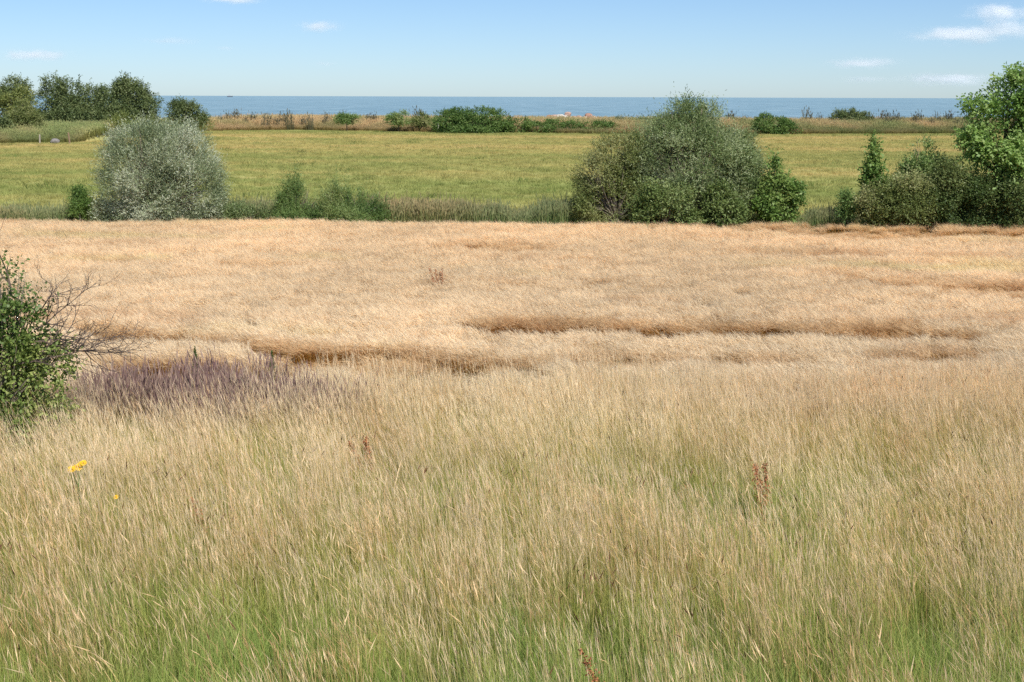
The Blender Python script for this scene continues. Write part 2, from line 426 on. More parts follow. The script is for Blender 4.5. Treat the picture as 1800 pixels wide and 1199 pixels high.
def stalks(name, n, rad, h, hv, wid, lean, leanv, seg, mat, seed, head=0.0, headw=2.5, yawrand=1.0, awn=0, awnlen=0.0, curve=1.0, lean_dir=math.pi, nod=0.0, taper=0.25):
    """a tuft of n curved ribbons; optional seed head (a thicker spindle on top) and awns"""
    r = np.random.default_rng(seed)
    VV = []; FF = []; HH = []; TT = []; base = 0
    a = r.random(n) * 6.283; q = np.sqrt(r.random(n)) * rad
    x = np.cos(a) * q; y = np.sin(a) * q
    H = h * np.clip(1 + hv * r.normal(size=n), .35, 1.7)
    ld = lean_dir + r.normal(size=n) * 0.6
    lm = np.abs(lean + leanv * r.normal(size=n))
    fa = r.random(n) * 3.1416 * yawrand
    tint = np.clip(.5 + .28 * r.normal(size=n), 0, 1)
    ts = np.linspace(0, 1, seg + 1)
    def centre(t):      # (n, len(t), 3)
        bend = lm[:, None] * H[:, None] * (0.35 * t + 0.65 * t ** (1 + curve))[None, :]
        zz = H[:, None] * (t - nod * t ** 4 * 0.5)[None, :] * np.sqrt(np.maximum(1 - (lm[:, None] * .55) ** 2, .2))
        return np.stack([x[:, None] + np.cos(ld)[:, None] * bend, y[:, None] + np.sin(ld)[:, None] * bend, zz], -1)
    C = centre(ts)
    wv = wid * (1 - (1 - taper) * ts)
    S = np.stack([np.cos(fa), np.sin(fa), 0 * fa], -1)[:, None, :] * (wv[None, :, None] / 2)
    V = np.stack([C - S, C + S], 2)                     # n, seg+1, 2, 3
    VV.append(V.reshape(-1, 3)); m = 2 * (seg + 1)
    b = (np.arange(n) * m)[:, None, None] + (np.arange(seg) * 2)[None, :, None] + np.array([0, 1, 3, 2])[None, None, :]
    FF.append(b.reshape(-1, 4)); base = n * m
    top = 1.0 if not head else 0.86
    HH.append(np.repeat(np.tile(ts * top, n), 2)); TT.append(np.repeat(tint, m))
    if head:
        hl = head * (0.7 + .6 * r.random(n)); tip = C[:, -1]; dr = unit(C[:, -1] - C[:, -2])
        dr = unit(dr + np.stack([np.cos(ld), np.sin(ld), 0 * ld], -1) * nod)
        for k in range(2):
            f2 = fa + k * 1.57
            s2 = np.stack([np.cos(f2), np.sin(f2), 0 * f2], -1) * (wid * headw / 2)
            st = tip - dr * hl[:, None] * .5
            V = np.stack([st, st + dr * hl[:, None] * .4 + s2, st + dr * hl[:, None] * 1.0, st + dr * hl[:, None] * .4 - s2], 1)
            VV.append(V.reshape(-1, 3)); FF.append(base + np.arange(n * 4).reshape(n, 4)); base += n * 4
            HH.append(np.tile([.9, .95, 1, .95], n)); TT.append(np.repeat(tint, 4))
        for k in range(awn):
            dv = unit(dr + r.normal(size=(n, 3)) * .22); st = tip + dr * (hl * (.1 + .15 * k))[:, None]
            sw = unit(np.cross(dv, r.normal(size=(n, 3)))) * 0.0016
            al = awnlen * (.7 + .6 * r.random(n))[:, None]
            V = np.stack([st - sw, st + sw, st + dv * al + sw * .5, st + dv * al - sw * .5], 1)
            VV.append(V.reshape(-1, 3)); FF.append(base + np.arange(n * 4).reshape(n, 4)); base += n * 4
            HH.append(np.tile([.97, .97, 1, 1], n)); TT.append(np.repeat(tint, 4))
    return mesh_np(name, np.concatenate(VV), np.concatenate(FF).astype(np.int32), mat, {'hgt': np.concatenate(HH), 'tint': np.concatenate(TT)})

def spread(n, y0, y1, half=lambda y: .385 * y + 2.5, seed=1):
    """n random places in the wedge of land in front of the camera, uniform in area"""
    r = np.random.default_rng(seed)
    y = np.empty(0); x = np.empty(0)
    while len(y) < n:
        yy = y0 + (y1 - y0) * r.random(n * 2); hm = half(y1)
        xx = (r.random(n * 2) * 2 - 1) * hm
        k = np.abs(xx) < half(yy); y = np.concatenate([y, yy[k]]); x = np.concatenate([x, xx[k]])
    return x[:n], y[:n]
def put(name, pr, np_, x, y, scl, icol, label, seed, yaw=0.5, tilt=0.06, dz=0.0, hs=None):
    r = np.random.default_rng(seed); n = len(x)
    P = np.stack([x, y, ground_z(x, y) + dz], -1)
    rot = np.stack([r.normal(size=n) * tilt, r.normal(size=n) * tilt, r.normal(size=n) * yaw], -1)
    S = np.stack([scl, scl, scl if hs is None else hs], -1)
    return scatter(name, pr, P, rot, S, r.integers(0, np_, n) if isinstance(np_, int) else np_, icol, label)
def rgb(n, *c): return np.tile(np.array(c, float), (n, 1))
def lerp(a, b, t): return a + (b - a) * np.asarray(t)[:, None]

# --- barley field
BAR = blade_mat('barley_straw', [(0, (.32, .18, .055)), (.55, (.56, .33, .11)), (.84, (.66, .48, .24)), (.93, (.80, .635, .42)), (1, (.86, .73, .54))],
                [(0, (.32, .22, .07)), (.55, (.58, .41, .15)), (.84, (.68, .52, .28)), (.93, (.80, .67, .455)), (1, (.86, .75, .57))], .38)
bp_ = protos('barley', [stalks('barley', 46, .24, .74, .07, .006, .16, .10, 3, BAR, 40 + i, head=.09, headw=2.4, awn=5, awnlen=.14, lean_dir=math.pi * (0.9 + .2 * (i % 3)), nod=.6, curve=2.0) for i in range(8)])
# where the standing crop breaks off: (points along x: u, top v, bottom v) seen at the height of the ears
GAPS = [
    ([(1040, 390, 391), (1200, 390, 394), (1350, 390, 402), (1450, 389, 410), (1600, 390, 412), (1800, 394, 409), (2100, 398, 410)], .5, .45),
    ([(815, 560, 562), (850, 556, 571), (930, 553, 578), (1050, 558, 576), (1150, 561, 577), (1300, 559, 581), (1420, 561, 579), (1500, 556, 581), (1610, 553, 582), (1660, 563, 579), (1720, 568, 578), (1780, 574, 577)], .42, .85),
    ([(130, 560, 572), (200, 568, 587), (300, 570, 590), (440, 586, 596), (460, 588, 618), (560, 600, 640), (650, 602, 650), (760, 607, 648), (860, 615, 642), (960, 618, 638), (990, 624, 626)], .3),
    ([(985, 616, 618), (1060, 608, 638), (1160, 612, 634), (1250, 614, 622), (1300, 610, 628), (1460, 616, 628), (1480, 620, 622)], .6),
    ([(180, 628, 632), (240, 622, 660), (330, 618, 668), (440, 622, 660), (520, 640, 655)], .35),
    ([(1420, 470, 474), (1500, 474, 486), (1560, 482, 492), (1650, 486, 506), (1740, 488, 514), (1850, 490, 515)], .7),
    ([(760, 426, 428), (840, 420, 434), (920, 420, 435), (990, 428, 434)], .75),
    ([(1280, 436, 438), (1340, 433, 443), (1430, 436, 443), (1580, 440, 444)], .8),
    ([(370, 460, 462), (430, 454, 466), (500, 456, 463), (530, 460, 463)], .85),
    ([(690, 512, 514), (730, 508, 516), (790, 514, 520)], .85),
    ([(1520, 612, 614), (1560, 608, 626), (1680, 600, 620), (1760, 604, 618)], .45),
]
x, y = spread(20000, 20.2, 50.2, half=lambda y: .40 * y + 3, seed=11)
u, v = to_px(x, y, np.full_like(x, .72))
hs = 1 + .06 * noise2(x, y, 2.5, 21) + .03 * noise2(x, y, .7, 23)
gapm = np.zeros(len(x)); gapw = np.zeros(len(x))
for pts, low, *tone in GAPS:
    p_ = np.array(pts, float); inside = (u > p_[0, 0]) & (u < p_[-1, 0])
    j = 2.5 * noise2(x, y, .9, 31) + 3.0 * noise2(x, y, .28, 34)
    t_, b_ = np.interp(u, p_[:, 0], p_[:, 1]), np.interp(u, p_[:, 0], p_[:, 2])
    m = inside & (v > t_ + j) & (v < b_ + j)
    rag = 1 - ss(-.1, .8, noise2(x, y, .45, 32)) * .7                 # ragged: some stalks still stand inside
    hs[m] *= (low + (1 - low) * (1 - rag))[m]; gapm[m] = 1; gapw[inside & (v > t_ - 9) & (v < b_ + 3)] = tone[0] if tone else min(1.0, 1.2 - low)
    wall = inside & (v <= t_ + j) & (v > t_ + j - np.minimum(7, .35 * (b_ - t_) + 1)) & (b_ - t_ > 4)   # browner, drooping stalks along the break; their tint also carries the crop wall's shade
    gapm[wall] = 2; hs[wall] *= .95
# near margin of the field: from v 655 at the left to 690 at the right
edge = np.interp(u, [0, 250, 600, 900, 1300, 1800], [650, 664, 672, 692, 712, 700]) + 10 * noise2(x, y, 1.2, 33) + 14 * rng.normal(size=len(x)) * ss(600, 800, u)
keep = v < edge
tan = np.clip((v - 390) / 260, 0, 1)
far = np.array([1.04, .965, .84]); near = np.array([1.0, 1.0, .97])
ic = lerp(far[None], near[None], tan) * (1 + .10 * noise2(x, y * .6, 4.0, 36) + .05 * rng.normal(size=len(x)))[:, None]
grn = ss(.35, .9, noise2(x * .5, y, 3.0, 38)) * .5
ic = ic * lerp(np.ones((1, 3)), np.array([[.86, .95, .75]]), grn)
sub = gapw[:, None]
ic = np.where((gapm == 1)[:, None], ic * (1 - sub * np.array([.19, .31, .46])), ic)
ic = np.where((gapm == 2)[:, None], ic * (1 - sub * np.array([.20, .31, .44])), ic)
mott = ss(.45, 1.0, noise2(x * .45, y, 1.6, 39, 4))          # thin wind-laid streaks of browner straw
ic = ic * (1 - mott[:, None] * np.array([.11, .18, .24]))
put('barley_field', bp_, 8, x[keep], y[keep], (.9 + .25 * rng.random(len(x)))[keep], ic[keep], 'ripe pale barley standing across the whole middle of the view', 12, yaw=.35, tilt=.07, hs=(hs * (.95 + .1 * rng.random(len(x))))[keep])

# --- meadow turf between the ditch and the shore
mt, nt = new_mat('meadow_blades')
h = N(nt, 'ShaderNodeAttribute', attribute_name='hgt').outputs['Fac']; t = N(nt, 'ShaderNodeAttribute', attribute_name='tint').outputs['Fac']
ic_ = N(nt, 'ShaderNodeAttribute', attribute_name='icol', attribute_type='INSTANCER').outputs['Color']
c = mixc(nt, 'MULTIPLY', 1.0, meadow_colour(nt), math_(nt, 'ADD', math_(nt, 'MULTIPLY', t, .5), .85))
finish(nt, mixc(nt, 'MULTIPLY', 1.0, c, ic_), .3)
mp = protos('meadow_turf', [stalks('turf', 34, .34, .13, .3, .02, .5, .4, 2, mt, 60 + i, lean_dir=i * 1.7) for i in range(5)])
x, y = spread(88000, 52.5, 205.0, half=lambda y: .40 * y + 6, seed=14)
k = y < edge_y(x) + 1
x, y = x[k], y[k]
ic = np.clip(1 + .07 * rng.normal(size=len(x)), .7, 1.3)[:, None] * np.ones((1, 3))
sz = .7 + .5 * rng.random(len(x)) + .3 * ss(.5, 1, noise2(x, y, 3.0, 41))
dk = (rng.random(len(x)) < 0.003 + .011 * ss(.75, 1.1, noise2(x * .35, y, 6.0, 42))); ic[dk] *= np.array([.35, .5, .4]); sz[dk] *= 2.0
put('meadow_grass', mp, 5, x, y, sz, ic, 'short green and tan grass of the flat meadow', 15, yaw=3)

# --- reeds and weeds along the ditch
RD = blade_mat('reed', [(0, (.16, .18, .07)), (.6, (.22, .30, .13)), (.85, (.36, .39, .2)), (1, (.52, .43, .27))], [(0, (.30, .23, .12)), (.6, (.48, .38, .2)), (.85, (.6, .48, .28)), (1, (.56, .42, .28))], .25)
rp = protos('reed', [stalks('reed', 16, .3, 1.0, .16, .022, .05, .10, 3, RD, 80 + i, head=.2, headw=1.5, curve=1.5, lean_dir=i * 1.1) for i in range(6)])
x = (rng.random(6500) * 2 - 1) * 38; y = 51.9 + 2.4 * rng.random(6500)
u, v = to_px(x, y, np.zeros_like(x))
hgt = np.interp(u, [-200, 0, 150, 400, 480, 680, 760, 860, 1000, 1330, 1420, 1480, 2000], [.9, .95, .95, 1.0, 1.0, .98, .98, 1.0, .9, .85, .9, .85, .85])
hgt = hgt * (.72 + .22 * noise2(x, y * 0, 1.3, 44) + .28 * rng.random(6500))
gr = np.interp(u, [0, 150, 390, 500, 680, 1000, 1300, 1440, 1800], [.75, .75, .95, .95, .74, .8, .85, .8, .8])
ic = lerp(np.array([[.92, .80, .72]]), np.array([[.50, .70, .55]]), np.clip(gr + .45 * noise2(x, y, 1.6, 45), 0, 1))
front = (y < 52.6) & (((u > 175) & (u < 385)) | ((u > 1010) & (u < 1400)) | (u > 1490))
x, y, hgt, ic = x[~front], y[~front], hgt[~front], ic[~front]
put('reeds', rp, 6, x, y, hgt, ic, 'strip of reeds and rough weeds along the ditch behind the barley', 16, yaw=3, dz=.0)

# --- dry grass on the shore bank
DG = blade_mat('bank_grass', [(0, (.28, .20, .09)), (.5, (.48, .35, .16)), (1, (.72, .585, .37))], [(0, (.2, .18, .07)), (.5, (.38, .33, .14)), (1, (.64, .53, .30))], .3)
dp = protos('bank_grass', [stalks('bankgrass', 26, .5, .85, .2, .04, .2, .2, 2, DG, 90 + i, head=.2, headw=1.4, lean_dir=math.pi) for i in range(5)])
x = (rng.random(26000) * 2 - 1) * 92; e = edge_y(x); y = e + 21 * rng.random(26000) ** 1.2 + .5 * noise2(x, e * 0, 4, 47)
u, v = to_px(x, y, np.ones_like(x))
gr = np.clip(np.interp(u, [-100, 60, 200, 370, 600, 760, 1300, 1500, 1700], [.95, .85, .75, .05, .15, .4, .35, .5, .55]) + .5 * noise2(x, y, 5, 48), 0, 1)
low = ss(0, 5, y - e)
ic = lerp(np.array([[1.08, 1.0, .95]]), np.array([[.5, .72, .5]]), gr) * (.95 + .1 * rng.random(26000))[:, None]
ic = ic * lerp(np.array([[.72, .70, .7]]), np.ones((1, 3)), low)
hh = .45 + .42 * low + .25 * rng.random(26000)
put('dry_grass', dp, 5, x, y, hh, ic, 'dry straw coloured grass on the low bank above the shore', 17, yaw=.8)

# --- tall meadow grass in the foreground
TG = blade_mat('hay_grass', [(0, (.20, .27, .07)), (.3, (.44, .42, .15)), (.6, (.66, .54, .26)), (.87, (.78, .63, .37)), (1, (.86, .72, .50))],
               [(0, (.26, .27, .09)), (.3, (.5, .39, .16)), (.6, (.68, .50, .25)), (.87, (.76, .57, .35)), (1, (.76, .58, .40))], .35)
GG = blade_mat('green_grass', [(0, (.09, .17, .035)), (.5, (.23, .36, .08)), (1, (.38, .49, .16))], [(0, (.13, .18, .05)), (.5, (.35, .38, .12)), (1, (.54, .52, .24))], .4)
tp = protos('hay', [stalks('hay', 42, .27, .84, .24, .0034, .02 if i >= 8 else .15, .075, 5, TG, 100 + i, head=.17, headw=1.4, curve=1.2, nod=.08 + .09 * (i % 3), lean_dir=math.pi + (i % 5 - 2) * .25) for i in range(16)])
gp = protos('lush', [stalks('lush', 64, .25, .40, .3, .0055, .38, .3, 4, GG, 130 + i, curve=1.6, lean_dir=math.pi + (i - 4) * .5, taper=.1) for i in range(9)])
def fg_maps(x, y):
    u, v = to_px(x, y, np.full_like(x, .35))
    n1 = noise2(x, y, 2.2, 51); n2 = noise2(x, y, .8, 52)
    dry = np.interp(v, [640, 700, 790, 850, 900, 960, 1050, 1150, 1260], [1, 1, .95, .74, .70, .66, .46, .28, .16])
    dry = dry + .18 * n1 + .12 * n2
    # greener hollow in the middle right, paler drift at the right
    dry = dry - .28 * np.exp(-(((u - 1180) / 420) ** 2 + ((v - 880) / 45) ** 2)) + .12 * np.exp(-(((u - 1500) / 330) ** 2 + ((v - 960) / 90) ** 2))
    dry = dry + .22 * np.exp(-(((u - 1720) / 200) ** 2 + ((v - 1190) / 110) ** 2))
    return u, v, np.clip(dry, .14, 1), n1, n2
x, y = spread(9000, 9.5, 30.0, half=lambda y: .385 * y + 3, seed=21)
u, v, dry, n1, n2 = fg_maps(x, y)
purple = np.exp(-(((u - 375) / 280) ** 2 + ((v - 738) / 32) ** 2) ** 1.3)
topv = np.interp(u, [0, 200, 400, 620, 720, 900, 1300, 1800], [716, 734, 736, 726, 716, 714, 716, 704]) + 12 * noise2(x, y, 1.1, 61)
k = (rng.random(9000) < dry * .84) & (v > topv - 6) & (rng.random(9000) > purple * .15)
pale = np.clip(ss(.1, .8, noise2(x, y, 3.5, 55)) * .7 + .5 * np.exp(-(((u - 1450) / 400) ** 2 + ((v - 930) / 80) ** 2)), 0, 1)
red = np.clip(ss(.2, .9, noise2(x, y, 2.5, 56)) * .55 + .7 * np.exp(-(((u - 1650) / 250) ** 2 + ((v - 715) / 35) ** 2)), 0, 1)
ic = lerp(np.array([[1.0, .98, .94]]), np.array([[1.1, 1.13, 1.1]]), pale); ic = ic * lerp(np.ones((1, 3)), np.array([[.88, .77, .69]]), red)
brn = rng.random(9000) < np.interp(v, [700, 900, 1050, 1199], [.12, .16, .3, .35])
ic[brn] *= np.array([.86, .76, .63])
ic = ic * np.array([1.07, 1.14, 1.24]) * (1 + .07 * rng.normal(size=9000))[:, None]
hs = (.9 + .14 * n1 + .2 * rng.random(9000)) * np.interp(v, [700, 900, 1199], [.95, .92, .82])
upr = np.clip(np.interp(v, [690, 760, 830, 930, 1020, 1199], [.8, .5, .25, .3, .8, .95]) + .4 * n1, 0, 1)
pk = np.where(rng.random(9000) < upr, rng.integers(8, 16, 9000), rng.integers(0, 8, 9000))
put('hay_grass', tp, pk[k], x[k], y[k], (.85 + .4 * rng.random(9000))[k], ic[k], 'tall dry straw coloured grass leaning in the wind across the foreground', 22, yaw=.35, tilt=.045, hs=hs[k])
x, y = spread(9500, 9.5, 28.0, half=lambda y: .385 * y + 3, seed=23)
u, v, dry, n1, n2 = fg_maps(x, y)
k = (v > 690)
ic = lerp(np.array([[.95, 1.1, .95]]), np.array([[1.25, 1.05, .85]]), np.clip(dry + .2 * n2, 0, 1)) * (1 + .1 * rng.normal(size=9500))[:, None]
hs = .85 + .22 * n1 + .4 * rng.random(9500)
put('green_grass', gp, 9, x[k], y[k], (.85 + .4 * rng.random(9500))[k], ic[k], 'soft green grass growing low between the dry stalks', 24, yaw=1.2, tilt=.08, hs=hs[k])

tp2 = protos('pale_stems', [stalks('pale', 7, .16, .72, .22, .0058, .16, .14, 6, TG, 190 + i, head=.15, headw=1.5, curve=1.7, nod=.3, lean_dir=math.pi + (i % 3 - 1) * 1.0) for i in range(6)])
x, y = spread(420, 10.2, 15.5, half=lambda y: .385 * y + 1.5, seed=27)
u, v, dry, n1, n2 = fg_maps(x, y)
k = rng.random(420) < .35 + .5 * ss(.0, .8, n1)
put('pale_stems', tp2, 6, x[k], y[k], (.85 + .4 * rng.random(420))[k], rgb(int(k.sum()), 1.08, 1.08, 1.02), 'scattered pale stiff stems rising over the green grass nearest the camera', 28, yaw=.5, tilt=.1)

DS = blade_mat('dark_seed_stem', [(0, (.20, .18, .08)), (.6, (.26, .17, .09)), (.86, (.20, .11, .06)), (1, (.13, .07, .04))], None, .15)
ds = protos('dark_stems', [stalks('dark', 4, .22, .80, .2, .0045, .12, .12, 5, DS, 220 + i, head=.11, headw=3.0, curve=1.6, nod=.3, lean_dir=math.pi + i) for i in range(6)])
x, y = spread(900, 10.2, 26.0, half=lambda y: .385 * y + 2, seed=29)
u, v, dry, n1, n2 = fg_maps(x, y)
k = (v > 715) & (rng.random(900) < .35 + .5 * ss(-.1, .8, n1))
put('dark_seed_stems', ds, 6, x[k], y[k], (.8 + .35 * rng.random(900))[k], rgb(int(k.sum()), 1, 1, 1), 'dark brown seed heads dotted through the dry hay', 30, yaw=.6, tilt=.12)

# --- purple weed thicket
PW = blade_mat('purple_weed', [(0, (.07, .055, .04)), (.5, (.135, .078, .078)), (1, (.235, .135, .145))], [(0, (.18, .14, .08)), (.5, (.24, .175, .125)), (1, (.38, .28, .22))], .2)
pp = protos('purple', [stalks('purple', 60, .26, .60, .25, .0075, .12, .18, 3, PW, 160 + i, head=.16, headw=2.0, lean_dir=i * 1.3) for i in range(5)])
x, y = spread(9000, 18.5, 27.0, seed=31)
u, v = to_px(x, y, np.full_like(x, .35))
m = np.exp(-(((u - 345) / 270) ** 2 + ((v - 730) / 36) ** 2) ** 1.0) + .3 * noise2(x, y, .8, 58) > .36 + .62 * rng.random(len(x))
n = int(m.sum())
put('purple_weeds', pp, 5, x[m], y[m], .8 + .4 * rng.random(n), rgb(n, 1, 1, 1) * (.85 + .3 * rng.random(n))[:, None], 'thicket of dull purple weeds between the hay and the barley', 32, yaw=3)

# ------------------------------------------------------------------ foliage materials
SILVER = leaf_mat('silver_willow_leaf', (.11, .155, .07), (.30, .36, .20), (.62, .66, .50), .32, .02)
OLIVE = leaf_mat('olive_willow_leaf', (.10, .135, .038), (.20, .24, .075), (.40, .41, .19), .34, .02)
GREYGREEN = leaf_mat('grey_willow_leaf', (.11, .165, .058), (.245, .315, .13), (.49, .55, .33), .36, .02)
MIDGREEN = leaf_mat('mid_green_leaf', (.09, .14, .038), (.185, .25, .08), (.34, .40, .18), .36, .02)
GREEN = leaf_mat('green_leaf', (.085, .16, .038), (.165, .27, .065), (.30, .39, .12), .38, .02)
BRIGHT = leaf_mat('bright_leaf', (.12, .22, .05), (.24, .38, .095), (.42, .54, .21), .42, .02)
DARK = leaf_mat('dark_leaf', (.05, .09, .025), (.105, .155, .045), (.20, .245, .085), .33, .02)
FARDARK = leaf_mat('far_dark_leaf', (.075, .115, .045), (.145, .19, .072), (.25, .295, .12), .36, .02)
YELLOWISH = leaf_mat('yellow_green_leaf', (.13, .18, .055), (.235, .28, .085), (.38, .40, .14), .4, .02)
HEDGE = leaf_mat('hedge_leaf', (.055, .115, .028), (.12, .20, .05), (.22, .31, .09), .33, .02)
SHRUBBY = leaf_mat('bush_leaf', (.095, .17, .05), (.19, .285, .085), (.36, .43, .17), .4, .02)

def base_at(px, py, z=0.0):
    x, y = on_plane(px, py, z); return float(x), float(y), float(ground_z(x, y))

# --- row along the ditch
DR = 51.6
def row_base(px): return (float(at_depth(px, 385, DR)[0]), DR, 0.0)
b = row_base(276)
plant('willow_bush', 'round silver leaved willow bush behind the barley', 'bush', b,
      px_blobs(b, DR, [(162, 392, 222, 400), (185, 330, 212, 330), (250, 372, 214, 330), (160, 300, 245, 405), (258, 396, 245, 405), (200, 350, 260, 430), (158, 260, 285, 425), (290, 398, 285, 425)]),
      12500, 6, .115, .028, SILVER, 201, r0=.09, limbs=5, stems=4, twig=.34, up=.6, out=.8, rand=.4, shoots=.05, inner=.6, tint_hi=.1, lump=.10, gap=.3, clumps=46, clumped=.82, align=.98)
b = row_base(138)
plant('sapling', 'small green sapling just beside the round silver willow', 'shrub', b, px_blobs(b, DR, [(120, 158, 330, 385), (130, 150, 322, 360)]), 700, 6, .12, .026, GREEN, 203, r0=.03, up=1.2, inner=.2)
b = row_base(522)
plant('bushy_shrub', 'dark green feathery shrub with the taller pointed top', 'shrub', b, px_blobs(b, DR, [(478, 508, 338, 410), (492, 520, 318, 405), (506, 536, 300, 400), (528, 552, 318, 405), (542, 570, 332, 410), (484, 562, 350, 420)]), 3400, 7, .13, .022, SHRUBBY, 205, r0=.04, stems=4, up=1.3, out=.5, inner=.2, shoots=.35, twig=.4, clumps=8)
b = row_base(620)
plant('bushy_shrub', 'wider dark green feathery shrub beside the tawny reeds', 'shrub', b, px_blobs(b, DR, [(560, 590, 326, 405), (574, 602, 312, 400), (598, 628, 325, 405), (622, 650, 320, 405), (644, 668, 334, 410), (660, 684, 346, 412), (565, 675, 350, 420)]), 4000, 7, .13, .022, SHRUBBY, 207, r0=.04, stems=5, up=1.3, out=.5, inner=.2, shoots=.35, twig=.4, clumps=8)
b = row_base(425)
plant('weed_bush', 'low grey green weed bush right beside the round silver willow', 'bush', b, px_blobs(b, DR, [(392, 440, 358, 396), (425, 476, 362, 396), (400, 420, 350, 385)]), 1100, 6, .11, .03, GREYGREEN, 209, r0=.025, stems=4, up=1.2, inner=.2)
# centre group
b = row_base(1080)
plant('willow_tree', 'olive green willow on the barley edge, leaning out beside the big silvery tree', 'tree', b,
      px_blobs(b, DR + .6, [(1003, 1110, 265, 350), (1040, 1140, 226, 320), (1000, 1090, 310, 398), (1060, 1150, 290, 410), (1005, 1120, 325, 425), (1050, 1180, 300, 430)]),
      9000, 6, .10, .036, OLIVE, 211, r0=.1, limbs=4, stems=3, twig=.3, up=.45, inner=.45, gap=.4)
b = row_base(1215)
plant('willow_tree', 'largest tree, silvery green willow rising above the sea horizon', 'tree', b,
      px_blobs(b, DR + .8, [(1110, 1330, 215, 350), (1145, 1272, 182, 290), (1115, 1220, 200, 310), (1205, 1325, 212, 330), (1240, 1342, 255, 390), (1110, 1250, 270, 395), (1178, 1240, 170, 260), (1220, 1268, 174, 260), (1100, 1180, 235, 350), (1200, 1330, 300, 425), (1100, 1240, 310, 430), (1250, 1346, 222, 335), (1095, 1170, 208, 320)]),
      21500, 6, .11, .034, GREYGREEN, 213, r0=.13, limbs=4, stems=3, twig=.36, up=.6, shoots=.05, inner=.5, gap=.3, clumps=16, clumped=.8, align=.9, lump=.22)
b = row_base(1365)
plant('broadleaf_shrub', 'pointed fresh green shrub on a thin stem against the bright meadow', 'shrub', b,
      px_blobs(b, DR, [(1330, 1405, 310, 372), (1340, 1385, 280, 340), (1352, 1372, 258, 310), (1325, 1370, 330, 378), (1380, 1414, 325, 365), (1325, 1405, 335, 395)]),
      2500, 5, .13, .085, GREEN, 215, r0=.05, limbs=3, twig=.3, up=.5, inner=.25, gap=.45)
b = row_base(1165); b = (b[0], DR - 1.2, 0)
plant('leafy_bush', 'bright leafy bush low in front of the largest tree', 'bush', b, px_blobs(b, DR - 1.2, [(1118, 1172, 312, 372), (1150, 1225, 325, 378), (1115, 1175, 335, 420), (1160, 1235, 345, 420)]), 2200, 5, .12, .07, MIDGREEN, 217, r0=.03, stems=3, up=.5, inner=.3, gap=.45)
b = row_base(1270); b = (b[0], DR - 1.0, 0)
plant('leafy_bush', 'mid green bush at the foot of the largest tree beside the thin stemmed shrub', 'bush', b, px_blobs(b, DR - 1.0, [(1235, 1292, 325, 405), (1265, 1312, 345, 420)]), 1600, 5, .12, .065, MIDGREEN, 219, r0=.03, stems=3, up=.5, inner=.3, gap=.4)
# right group
b = row_base(1765)
plant('broadleaf_tree', 'tall bright green broadleaf tree at the edge of the view', 'tree', b,
      px_blobs(b, DR - .8, [(1715, 1850, 150, 260), (1745, 1850, 124, 200), (1684, 1780, 215, 275), (1700, 1830, 230, 330), (1760, 1900, 180, 330), (1690, 1740, 172, 205), (1800, 1960, 140, 320), (1682, 1720, 255, 275)]),
      7600, 5, .16, .10, BRIGHT, 221, r0=.14, limbs=4, twig=.42, up=.35, out=.9, inner=.35, gap=.66, gap_s=.6, clumps=12, clumped=.8, lump=.16)
b = row_base(1538)
plant('maple_sapling', 'slim leafy sapling standing up out of the dark thicket', 'shrub', b, px_blobs(b, DR - .4, [(1522, 1552, 262, 330), (1529, 1544, 236, 290), (1513, 1567, 290, 350)]), 520, 5, .15, .10, GREEN, 223, r0=.03, up=.7, inner=.1, gap=.5)
b = row_base(1615)
plant('conical_shrub', 'mid green shrub with a rounded peak behind the dark thicket', 'shrub', b, px_blobs(b, DR + .4, [(1578, 1658, 262, 345), (1592, 1642, 240, 310), (1562, 1668, 290, 375), (1600, 1634, 236, 280)]), 4200, 5, .12, .06, SHRUBBY, 225, r0=.06, up=.7, inner=.35, gap=.35)
b = row_base(1575)
plant('thicket_bush', 'olive green rounded thicket bush below the slim sapling', 'bush', b, px_blobs(b, DR - 1.0, [(1515, 1600, 305, 398), (1560, 1650, 300, 398), (1500, 1560, 330, 400), (1540, 1640, 330, 402)]), 5200, 5, .10, .05, OLIVE, 227, r0=.05, stems=3, up=.4, inner=.4, gap=.3)
b = row_base(1690)
plant('thicket_bush', 'dark green dense thicket bush between the olive thicket and the tall tree', 'bush', b, px_blobs(b, DR - 1.0, [(1625, 1720, 285, 398), (1680, 1770, 300, 400), (1640, 1700, 278, 330), (1650, 1760, 330, 402)]), 6200, 5, .10, .05, DARK, 229, r0=.05, stems=3, up=.4, inner=.4, gap=.3, tint_hi=.1)
b = row_base(1800)
plant('thicket_bush', 'dark shaded bush under the tall broadleaf tree', 'bush', b, px_blobs(b, DR - 1.2, [(1735, 1850, 290, 400), (1800, 1960, 280, 402), (1740, 1850, 330, 402)]), 6200, 5, .11, .055, DARK, 231, r0=.05, stems=3, up=.4, inner=.4, gap=.3)
b = row_base(1490)
plant('weed_bush', 'small dark weed bush at the tip of the thicket', 'bush', b, px_blobs(b, DR - .6, [(1476, 1506, 340, 388), (1480, 1496, 332, 370)]), 420, 5, .11, .05, SHRUBBY, 233, r0=.02, stems=2, up=.9, inner=.2)

